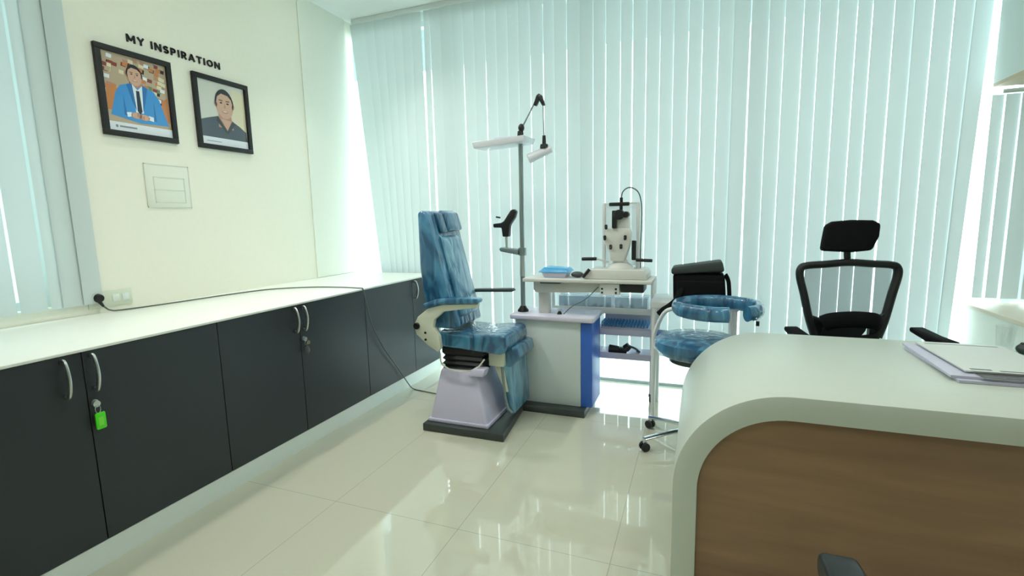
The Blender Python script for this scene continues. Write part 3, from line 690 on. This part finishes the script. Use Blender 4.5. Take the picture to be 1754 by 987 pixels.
# ------------------------------------------------------------------ examination chair
E = thing('examination_chair', 'reclining blue patient chair in clear plastic wrap on a white pedestal', 'exam chair', (-1.42, 2.9, 0.05))
def hx(x0b, x1b, y0b, y1b, z0, x0t, x1t, y0t, y1t, z1):
    return [(x0b, y0b, z0), (x1b, y0b, z0), (x1b, y1b, z0), (x0b, y1b, z0), (x0t, y0t, z1), (x1t, y0t, z1), (x1t, y1t, z1), (x0t, y1t, z1)]
j = MB(); j.hexa(hx(-1.635, -1.215, 2.665, 3.09, 0.052, -1.575, -1.315, 2.74, 3.03, 0.395), bev=0.018, seg=3); j.box(-1.640, -1.21, 2.66, 3.095, 0.051, 0.075, bev=0.006)
j.build('pedestal', M['lilac'], E)
j = MB()
j.rings([[(x, y, z) for x, y in ((-1.565+r, 2.75+r), (-1.27-r, 2.75+r), (-1.27-r, 3.04-r), (-1.565+r, 3.04-r))] for z, r in ((0.396, .0), (0.41, .014), (0.428, 0), (0.445, .014), (0.462, 0), (0.48, .014), (0.50, 0), (0.53, 0.0))])
j.build('lift_bellows', M['black'], E, smooth=False)
MB().tube([(-1.57, 2.735, 0.50), (-1.55, 2.71, 0.44), (-1.48, 2.70, 0.405), (-1.38, 2.70, 0.40), (-1.30, 2.71, 0.425), (-1.255, 2.74, 0.48)], 0.005, n=8).build('wire_loop', M['beigeplastic'], E)
MB().hexa(hx(-1.36, -1.25, 2.69, 2.76, 0.375, -1.32, -1.235, 2.70, 2.77, 0.425), bev=0.008).build('foot_lever', M['lilac'], E)
j = MB(); j.box(-1.255, -1.15, 2.80, 3.05, 0.42, 0.535, bev=0.006); j.prism([(-1.24, 0.43), (-1.17, 0.43), (-1.14, 0.24), (-1.165, 0.24)], 'xz', 2.84, 2.90, bev=0.004); j.build('footrest_bracket', M['beigeplastic'], E)
# seat cushion
j = MB(); j.prism([(-1.60, 0.545), (-1.155, 0.515), (-1.120, 0.525), (-1.105, 0.57), (-1.112, 0.625), (-1.14, 0.645), (-1.35, 0.628), (-1.60, 0.640)], 'xz', 2.735, 3.15, bev=0.022, seg=3)
j.build('seat', M['vinyl'], E)
MB().box(-1.585, -1.20, 2.76, 3.12, 0.525, 0.548, bev=0.004).build('seat_board', M['plate'], E)
# backrest
def bx(z): return -1.50 - 0.24*(z-0.85)
j = MB()
prof = [(bx(.66), .66), (bx(.80)+.006, .80), (bx(1.05)+.002, 1.05), (bx(1.30), 1.30), (bx(1.405)-.005, 1.405), (bx(1.43)-.03, 1.43), (-1.705, 1.415), (-1.705, 1.05), (-1.66, .66)]
j.prism(prof, 'xz', 2.745, 3.155, bev=0.03, seg=3)
j.build('backrest', M['vinyl'], E)
j = MB(); j.prism([(bx(.72)+.001, .72), (bx(.72)+.028, .74), (bx(1.0)+.030, 1.0), (bx(1.24)+.024, 1.24), (bx(1.26)+.001, 1.265)], 'xz', 2.83, 3.08, bev=0.012, seg=3)
j.build('back_cushion', M['vinylpale'], E)
j = MB(); j.prism([(bx(1.285)+.0, 1.285), (bx(1.29)+.040, 1.295), (bx(1.41)+.036, 1.412), (bx(1.42)-.02, 1.432)], 'xz', 2.925, 3.12, bev=0.014, seg=3)
j.build('headrest', M['vinyl'], E)
j = MB(); j.prism([(bx(1.275)+.002, 1.275), (bx(1.28)+.030, 1.285), (bx(1.41)+.026, 1.405), (bx(1.42)-.01, 1.42)], 'xz', 2.845, 2.922, bev=0.012, seg=3)
j.build('headrest_side', M['vinyldark'], E)
# arm rests
def arm(y0, y1, near):
    if near:
        P = [(-1.255, .850), (-1.499, .836), (-1.607, .806), (-1.683, .749), (-1.713, .693), (-1.698, .632), (-1.619, .567), (-1.548, .526), (-1.526, .551), (-1.534, .631), (-1.574, .686), (-1.563, .736), (-1.493, .792), (-1.256, .828)]
        a = MB().prism(P, 'xz', y0, y1, bev=0.004).build('arm_bracket', M['beigeplastic'], E)
        MB().cyl((-1.690, y0-0.014, 0.690), (-1.690, y0+0.001, 0.690), 0.022, bev=0.003).build('pivot_knob', M['black'], a)
        k = MB()
        for x, z in ((-1.63, .648), (-1.63, .603)): k.cyl((x, y0-0.004, z), (x, y0+0.001, z), 0.008, n=12)
        k.build('screw', M['black'], a)
        p = MB().prism([(-1.25, .853), (-1.24, .870), (-1.25, .884), (-1.42, .880), (-1.53, .872), (-1.63, .838), (-1.64, .822), (-1.61, .812), (-1.50, .840)], 'xz', y0-0.012, y1+0.02, bev=0.006, seg=2)
        p.build('arm_pad', M['vinyl'], E)
    else:
        MB().prism([(-1.235, .848), (-1.22, .858), (-1.235, .872), (-1.50, .862), (-1.57, .858), (-1.66, .80), (-1.655, .775), (-1.635, .775), (-1.555, .835), (-1.49, .840)], 'xz', y0-0.01, y1+0.01, bev=0.005).build('arm_pad', M['darkgrey'], E)
        MB().prism([(-1.60, .80), (-1.70, .70), (-1.69, .62), (-1.55, .54), (-1.53, .56), (-1.58, .70), (-1.56, .81)], 'xz', y0, y1, bev=0.004).build('arm_bracket', M['beigeplastic'], E)
arm(2.66, 2.695, True); arm(3.20, 3.235, False)
# foot rest
j = MB(); j.hexa(hx(-1.165, -1.105, 2.865, 3.165, 0.085, -1.195, -1.120, 2.835, 3.165, 0.46), bev=0.012, seg=3); j.build('footrest_panel', M['vinylpale'], E)
j = MB(); j.prism([(-1.19, 0.425), (-1.125, 0.405), (-1.06, 0.475), (-1.075, 0.535), (-1.13, 0.545), (-1.19, 0.50)], 'xz', 2.835, 3.165, bev=0.012, seg=3); j.build('footrest_pad', M['vinyl'], E)
MB().tube([(-1.18, 2.84, 0.43), (-1.155, 2.845, 0.16), (-1.12, 2.85, 0.10)], 0.010, n=8).build('footrest_rail', M['grey_metal'], E)

# ------------------------------------------------------------------ instrument trolley behind the console
T = thing('instrument_trolley', 'white metal trolley with three shelves standing behind the console by the blind', 'trolley', (-0.67, 3.68, 0))
for x in (-1.04, -0.305):
    for y in (3.57, 3.80): MB().cyl((x, y, 0.06), (x, y, 0.90), 0.012, n=14).build('post', M['instrwhite'], T)
for z, m in ((0.665, 'clearblue'), (0.505, 'traywhite'), (0.325, 'traywhite')):
    f = MB(); f.box(-1.05, -0.295, 3.56, 3.81, z, z+0.012, bev=0.003); f.box(-1.05, -0.295, 3.556, 3.564, z-0.012, z+0.034, bev=0.002); f.box(-0.302, -0.292, 3.56, 3.81, z-0.012, z+0.034, bev=0.002)
    f.build('shelf', M['lilac'] if z < .6 else M['instrwhite'], T)
for x in (-1.04, -0.305):
    for y in (3.57, 3.80):
        f = MB(); f.cyl((x-.010, y, 0.030), (x+.010, y, 0.030), 0.029, n=18, bev=0.004); f.box(x-.014, x+.014, y-.012, y+.012, 0.045, 0.066); f.build('caster', M['darkgrey'], T)
for i, (x0, x1, l) in enumerate(((-1.00, -0.80, 'clear acrylic box on the top trolley shelf, left of three'), (-0.775, -0.60, 'clear acrylic box on the top trolley shelf, middle of three'), (-0.575, -0.34, 'clear acrylic box on the top trolley shelf, right of three'))):
    bxo = thing('acrylic_box', l, 'box', ((x0+x1)/2, 3.66, 0.678), group='clear boxes on the trolley')
    f = MB(); f.box(x0, x1, 3.59, 3.595, .678, .765); f.box(x0, x1, 3.735, 3.74, .678, .765); f.box(x0, x0+.005, 3.595, 3.735, .678, .765); f.box(x1-.005, x1, 3.595, 3.735, .678, .765)
    f.build('side_walls', M['clearblue'], bxo); MB().box(x0-.003, x1+.003, 3.585, 3.745, .766, .774, bev=.002).build('lid', M['clearblue'], bxo)
    f = MB()
    for k in range(3): f.cyl((x0+.04+k*(x1-x0-.08)/2, 3.65, .679), (x0+.04+k*(x1-x0-.08)/2, 3.65, .70+.01*((k+i) % 2)), 0.014, n=12)
    f.build('contents', M['darkgrey'] if i else M['paperlilac'], bxo)
t = thing('trial_lens_case', 'open trial lens case with rows of blue lens rims on the middle trolley shelf', 'lens case', (-0.49, 3.68, 0.518))
MB().hexa(hx(-0.68, -0.325, 3.59, 3.77, 0.518, -0.68, -0.325, 3.59, 3.77, 0.545), bev=0.004).build('case', M['paperlilac'], t)
f = MB()
for r in range(3):
    for k in range(15):
        x = -0.668+k*0.0235; y = 3.61+r*0.055
        f.tube([(x+.003*math.cos(a), y+.016*math.cos(a), .567+.018*math.sin(a)) for a in [2*PI*q/8 for q in range(8)]], 0.0045, n=5, smooth=1, closed=True)
f.build('lens_rims', M['bluedot'], t)
MB().hexa(hx(-0.68, -0.325, 3.775, 3.785, 0.545, -0.68, -0.325, 3.79, 3.80, 0.63), bev=0.002).build('lid', M['paperlilac'], t)
t = thing('head_loupe', 'black binocular instrument lying on the lowest trolley shelf', 'instrument', (-0.52, 3.62, 0.338))
f = MB(); f.cyl((-0.62, 3.62, 0.372), (-0.545, 3.62, 0.368), 0.033, 0.028, bev=0.004); f.cyl((-0.50, 3.63, 0.375), (-0.47, 3.63, 0.405), 0.030, 0.026, bev=0.004); f.hexa(hx(-0.56, -0.49, 3.60, 3.66, .34, -0.57, -0.48, 3.60, 3.66, .385), bev=.008)
f.build('barrels', M['black'], t)
MB().tube([(-0.47, 3.62, 0.40), (-0.43, 3.63, 0.385), (-0.40, 3.66, 0.352), (-0.42, 3.70, 0.345)], 0.008, n=8).build('head_band', M['darkgrey'], t)

# ------------------------------------------------------------------ side table with bag, behind the surgeon's stool
T = thing('side_table', 'small white side table behind the blue stool, carrying the black bag', 'table', (0.0, 3.35, 0))
MB().prism([(-0.29, 3.235), (0.24, 3.235), (0.24, 3.62), (-0.29, 3.62)], 'xy', 0.765, 0.808, bev=0.008, seg=3).build('tabletop', M['instrwhite'], T)
MB().box(-0.27, 0.22, 3.25, 3.60, 0.50, 0.515, bev=0.003).build('lower_shelf', M['instrwhite'], T)
for x in (-0.265, 0.215):
    for y in (3.255, 3.60):
        MB().cyl((x, y, 0.0), (x, y, 0.766), 0.013, 0.016, n=14).build('leg', M['instrwhite'], T)
t = MB(); t.box(-0.255, -0.10, 3.27, 3.42, 0.516, 0.585, bev=0.006); tag(t.build('instrument_box', M['conblue']), 'small cobalt blue box on the lower shelf of the side table', 'box')
B = thing('shoulder_bag', 'boxy black bag with a grey lid and trailing strap, on the small side table', 'bag', (0.01, 3.30, 0.81))
j = MB(); j.hexa(hx(-0.15, 0.165, 3.26, 3.45, .811, -0.155, 0.15, 3.265, 3.445, .992), bev=0.022, seg=3); j.box(-0.13, 0.145, 3.24, 3.265, .83, .95, bev=0.012, seg=3)
j.build('body', M['blackmatte'], B)
MB().hexa([(-0.165, 3.25, .985), (0.150, 3.25, 1.006), (0.150, 3.46, 1.006), (-0.165, 3.46, .985), (-0.165, 3.26, 1.028), (0.135, 3.26, 1.072), (0.135, 3.45, 1.072), (-0.165, 3.45, 1.028)], bev=0.016, seg=3).build('lid', M['blacktop'], B)
j = MB(); j.tube([(0.155, 3.30, .985), (0.172, 3.28, .95), (0.178, 3.27, .90), (0.180, 3.27, .85), (0.172, 3.28, .82)], 0.01, n=8, flat=(0.018, 0.006)); j.build('side_handle', M['blackmatte'], B)
MB().tube([(-0.10, 3.25, .90), (-0.115, 3.225, .86), (-0.135, 3.215, .822), (-0.170, 3.205, .79), (-0.205, 3.20, .765), (-0.235, 3.20, .735)], 0.01, n=10, flat=(0.013, 0.020)).build('strap', M['blackmatte'], B)

# ------------------------------------------------------------------ surgeon's stool with C-shaped arm ring
U = thing('surgeon_stool', 'blue padded stool with curved arm ring and chrome star base behind the desk', 'stool', (0.0, 2.95, 0))
MB().lathe([(0.02, .535), (0.17, .545), (0.215, .565), (0.235, .600), (0.232, .640), (0.205, .662), (0.10, .672), (0.01, .672)], (0.0, 2.95, 0), n=40).build('seat', M['vinyl'], U)
MB().lathe([(0.02, .515), (0.15, .515), (0.15, .540), (0.02, .540)], (0.0, 2.95, 0), n=28).build('seat_plate', M['plate'], U)
pts = []
for k in range(0, 57):
    a = math.radians(-48 + (284+48)*k/56.0)
    pts.append((0.10+0.215*math.cos(a), 2.95+0.215*math.sin(a), 0.835))
j = MB(); j.tube(pts, 0.03, n=14, smooth=1, flat=(0.042, 0.028)); j.build('arm_ring', M['vinyl'], U)
MB().tube([(-0.05, 3.02, .525), (-0.20, 3.08, .530), (-0.245, 3.10, .56), (-0.245, 3.10, .64), (-0.19, 3.07, .77), (-0.12, 3.03, .812)], 0.011, n=10, flat=(0.012, 0.016)).build('ring_bracket', M['instrwhite'], U)
MB().cyl((0.30, 2.84, .79), (0.30, 2.84, .765), 0.009, n=10).build('ring_knob', M['black'], U)
MB().cyl((0, 2.95, 0.11), (0, 2.95, 0.52), 0.025, n=20).build('gas_lift', M['chrome'], U)
MB().lathe([(0.045, .07), (0.05, .10), (0.03, .14)], (0, 2.95, 0)).build('hub', M['chrome'], U)
def star(U_, c, R, angs, legm, capm=None):
    for a in angs:
        a = math.radians(a); dx, dy = math.cos(a), math.sin(a); ex, ey = c[0]+R*dx, c[1]+R*dy
        lg = MB().tube([(c[0]+.03*dx, c[1]+.03*dy, .105), (c[0]+.5*R*dx, c[1]+.5*R*dy, .095), (ex, ey, .072)], 0.014, n=10, flat=(0.011, 0.017)).build('leg', legm, U_)
        w_ = MB()
        px, py = -dy, dx
        for s in (-1, 1):
            w_.cyl((ex+px*s*.006, ey+py*s*.006, .027), (ex+px*s*.024, ey+py*s*.024, .027), 0.0265, n=20, bev=0.004)
        w_.build('caster', M['black'], lg)
        MB().cyl((ex, ey, .05), (ex, ey, .078), 0.012, n=12).build('caster_fork', M['chrome'], lg)
star(U, (0.0, 2.95), 0.315, (212, 148, 284, 356, 68), M['chrome'])

# ------------------------------------------------------------------ desk
D = thing('reception_desk', 'large white waterfall desk with rounded corner and walnut front panel', 'desk', (0.7, 2.2, 0))
X0, X1, ZT, TH, RO = -0.067, 1.56, 0.765, 0.082, 0.37
outer = [(X0, 0.0)] + arc(X0+RO, ZT-RO, RO, 180, 90, 20) + arc(X1-RO, ZT-RO, RO, 90, 0, 20) + [(X1, 0.0)]
RI = RO-TH
inner = [(X0+TH, 0.0)] + arc(X0+RO, ZT-RO, RI, 180, 90, 20) + arc(X1-RO, ZT-RO, RI, 90, 0, 20) + [(X1-TH, 0.0)]
m = MB(); m.rings([[(o[0], 1.73, o[1]), (i_[0], 1.73, i_[1]), (i_[0], 2.68, i_[1]), (o[0], 2.68, o[1])] for o, i_ in zip(outer, inner)])
es = [e for e in m.bm.edges if len(e.link_faces) == 2 and e.calc_face_angle(0) > 1.2]
bmesh.ops.bevel(m.bm, geom=es, offset=0.0025, segments=2, profile=0.5, affect='EDGES')
m.build('waterfall_top', M['desk'], D)
e_ = 0.001
inn = [(X0+TH+e_, 0.01)] + arc(X0+RO, ZT-RO, RI-e_, 180, 90, 20) + arc(X1-RO, ZT-RO, RI-e_, 90, 0, 20) + [(X1-TH-e_, 0.01)]
MB().prism(inn, 'xz', 1.762, 1.785).build('front_panel', M['wood'], D)

# things on the desk
def booklet(name, label, x0, x1, y0, y1, z0, z1, rz, m, page=None, art=None):
    t = thing(name, label, 'booklet', ((x0+x1)/2, (y0+y1)/2, z0), group='papers stacked on the desk')
    MB().box(x0+.002, x1-.002, y0+.002, y1-.002, z0, z1-.0012, rz=rz).build('pages', page or M['paper'], t)
    cv = MB().box(x0, x1, y0, y1, z1-.0012, z1, rz=rz).build('cover', m, t)
    if art:
        f = MB()
        for a in art: f.box(*a, z1, z1+0.0004, rz=0)
        f.build('cover_print', M['paperdark'], cv)
z = ZT+0.001
booklet('booklet', 'lowest lilac-white booklet in the stack of papers on the desk', .835, 1.150, 2.045, 2.50, z, z+.010, 0.02, M['paperlilac'], M['paperlilac'])
booklet('booklet', 'second lilac-white booklet from the bottom of the desk stack, edge shifted left', .828, 1.145, 2.06, 2.53, z+.0105, z+.020, -0.02, M['paperlilac'], M['paperlilac'])
booklet('booklet', 'thin dark-edged brochure sandwiched below the top sheet of the desk stack', .90, 1.165, 2.05, 2.37, z+.0205, z+.0245, 0.03, M['paperdark'], M['paper'])
booklet('booklet', 'pale top brochure with dark printing on the stack of desk papers', .875, 1.165, 2.10, 2.52, z+.025, z+.031, 0.01, M['paper'], M['paper'],
        art=[(.90, .96, 2.115, 2.13), (.98, 1.12, 2.112, 2.122), (.90, 1.14, 2.495, 2.503)])
t = thing('writing_pad', 'mint green pad at the right edge of the desk under a dark object', 'pad', (1.33, 2.38, ZT))
MB().box(1.186, 1.42, 2.30, 2.535, z, z+.008, bev=.002).build('sheets', M['paper'], t); MB().box(1.185, 1.421, 2.299, 2.536, z+.008, z+.011, bev=.001).build('cover', M['mint'], t)
t = thing('computer_mouse', 'dark grey rounded mouse on the mint pad at the right edge of the desk', 'mouse', (1.29, 2.47, ZT+.012))
f = MB(); f.ball((1.250, 2.49, ZT+.032), (.058, .036, .030)); bmesh.ops.bisect_plane(f.bm, geom=f.bm.verts[:]+f.bm.edges[:]+f.bm.faces[:], plane_co=(0, 0, ZT+.0125), plane_no=(0, 0, -1), clear_outer=True)
f.build('shell', M['darkgrey'], t); MB().cyl((1.215, 2.484, ZT+.050), (1.215, 2.498, ZT+.050), 0.008, n=12).build('wheel', M['black'], t)
f = MB(); f.lathe([(0.001, .002), (.026, .002), (.030, .05), (.034, .105), (.0325, .105), (.0285, .05), (.0245, .006), (.001, .006)], (1.205, 2.595, ZT), n=28)
tag(f.build('drinking_glass', M['tumbler']), 'clear drinking glass behind the papers at the right of the desk', 'glass')

# ------------------------------------------------------------------ office chair behind the desk
O = thing('office_chair', 'black high-back mesh office chair with headrest, behind the white desk', 'office chair', (0.82, 2.97, 0))
def OC(x, y, z): return (0.825+x*1.05, 2.97+y, z)
def fr(u, v):   # back frame centre-line helper
    return OC(u, 0.20+0.06*(v-0.7), v)
outl = [(-.155, .66), (-.185, .76), (-.215, .90), (-.238, 1.00), (-.235, 1.045), (-.205, 1.062), (-.10, 1.070), (0, 1.078), (.10, 1.070), (.205, 1.062), (.235, 1.045), (.238, 1.00), (.215, .90), (.185, .76), (.155, .66)]
f = MB(); f.tube([fr(u, v) for u, v in outl], 0.02, n=12, smooth=5, flat=(0.021, 0.024)); f.tube([fr(-.155, .67), fr(-.10, .655), fr(0, .65), fr(.10, .655), fr(.155, .67)], 0.02, n=12, smooth=4)
f.tube([fr(-.185, .765), fr(-.10, .735), fr(0, .725), fr(.10, .735), fr(.185, .765)], 0.02, n=12, smooth=4, flat=(.022, .014))
f.prism([(0.82-.185, .76), (0.82-.12, .735), (0.82-.12, .66), (0.82-.155, .655)], 'xz', 3.160, 3.185); f.prism([(0.82+.195, .80), (0.82+.12, .735), (0.82+.12, .66), (0.82+.155, .655)], 'xz', 3.160, 3.185)
f.prism([(0.825-.14, .655), (0.825+.055, .650), (0.825+.09, .70), (0.825+.10, .745), (0.825, .765), (0.825-.12, .745)], 'xz', 3.150, 3.165)
f.build('back_frame', M['black'], O)
f = MB(); R_ = []
for i in range(9):
    v = .76 + (1.055-.76)*i/8; hw = .185 + (v-.76)/(1.0-.76)*.05 if v < 1.0 else .235-(v-1.0)*.3
    R_.append([f.bm.verts.new(fr(-hw + 2*hw*j/8, v + (.012 if i == 8 else 0)*(1-abs(j-4)/4))) for j in range(9)])
for i in range(8):
    for j in range(8): f.bm.faces.new((R_[i][j], R_[i][j+1], R_[i+1][j+1], R_[i+1][j]))
f.build('mesh_back', M['mesh'], O)
f = MB(); f.tube([OC(-.135, .155, .745), OC(-.10, .135, .765), OC(0, .125, .775), OC(.10, .135, .765), OC(.135, .155, .745)], 0.03, n=12, smooth=4, flat=(.045, .018)); f.build('lumbar_pad', M['blackmatte'], O)
f = MB(); f.tube([OC(0, .225, 1.06), OC(-.004, .235, 1.12), OC(-.004, .235, 1.18)], 0.02, n=12, flat=(.010, .018)); f.build('headrest_post', M['black'], O)
f = MB(); f.prism([(0.82-.150, 1.145), (0.82-.145, 1.20), (0.82-.135, 1.285), (0.82-.10, 1.305), (0.82, 1.312), (0.82+.10, 1.308), (0.82+.138, 1.290), (0.82+.135, 1.22), (0.82+.105, 1.145), (0.82, 1.135)], 'xz', 3.155, 3.205, bev=0.016, seg=3); f.build('headrest', M['blackmatte'], O)
f = MB(); f.prism([(0.82-.24, 2.75), (0.82+.24, 2.75), (0.82+.25, 2.97), (0.82+.22, 3.16), (0.82-.22, 3.16), (0.82-.25, 2.97)], 'xy', .45, .525, bev=0.025, seg=3); f.build('seat', M['blackmatte'], O)
f = MB(); f.box(0.82-.06, 0.82+.06, 2.93, 3.20, .40, .449, bev=.008); f.tube([(0.82, 3.15, .42), (0.82, 3.22, .46), (0.82, 3.225, .60), (0.82, 3.195, .66)], .02, n=10, flat=(.014, .03)); f.build('tilt_mechanism', M['black'], O)
for s in (-1, 1):
    a = MB(); a.tube([(0.82+s*.16, 2.99, .435), (0.82+s*.30, 2.99, .45), (0.82+s*.315, 2.99, .55), (0.82+s*.315, 2.99, .692)], 0.018, n=10, flat=(.016, .024)).build('armrest_post', M['black'], O)
    a = MB(); a.prism([(0.82+s*.315-.04, 2.84), (0.82+s*.315+.04, 2.84), (0.82+s*.315+.045, 2.96), (0.82+s*.315+.035, 3.10), (0.82+s*.315-.035, 3.10), (0.82+s*.315-.045, 2.96)], 'xy', .692, .718, bev=0.009, seg=2)
    for v in a.bm.verts: v.co.z += 0.12*max(0.0, v.co.y-2.97)*1.2
    a.build('armrest_pad', M['blackmatte'], O)
MB().cyl((0.82, 2.97, .10), (0.82, 2.97, .405), .026).build('gas_lift', M['chrome'], O)
MB().lathe([(0.045, .06), (0.05, .10), (0.032, .13)], (0.82, 2.97, 0)).build('hub', M['black'], O)
star(O, (0.82, 2.97), 0.31, (20, 92, 164, 236, 308), M['black'])
O.rotation_euler = (0, 0, math.radians(13))

# ------------------------------------------------------------------ visitor chair in front of the desk (only an arm tip shows)
V = thing('visitor_chair', 'black visitor chair whose armrest tip shows at the bottom edge before the desk', 'chair', (0.55, 0.86, 0))
for x in (0.285, 0.815):
    a = MB(); a.prism([(0.64, .575), (1.06, .590), (1.10, .605), (1.110, .630), (1.098, .652), (1.04, .660), (0.64, .632)], 'yz', x-.036, x+.036, bev=0.012, seg=3)
    a.build('armrest', M['black'], V)
    MB().tube([(x, 1.05, .60), (x, 1.06, .40), (x, 1.07, .02), (x, 1.05, .012), (x, .70, .012)], .012, n=10, smooth=4).build('leg', M['black'], V)
MB().prism([(0.33, 0.62), (0.77, 0.62), (0.78, 1.04), (0.32, 1.04)], 'xy', .40, .46, bev=.02, seg=3).build('seat', M['blackmatte'], V)
MB().hexa(hx(.33, .77, .58, .62, .46, .34, .76, .50, .54, .80), bev=.015, seg=3).build('backrest', M['blackmatte'], V)
f = MB(); f.tube([(0.285, .70, .42), (0.55, .70, .39), (0.815, .70, .42)], .012, n=10, smooth=1); f.tube([(0.285, 1.00, .41), (0.55, 1.00, .39), (0.815, 1.00, .41)], .012, n=10, smooth=1); f.tube([(0.285, .64, .58), (0.285, .66, .42), (0.285, .70, .42)], .012, n=10, smooth=1); f.tube([(0.815, .64, .58), (0.815, .66, .42), (0.815, .70, .42)], .012, n=10, smooth=1)
f.build('cross_bar', M['black'], V)
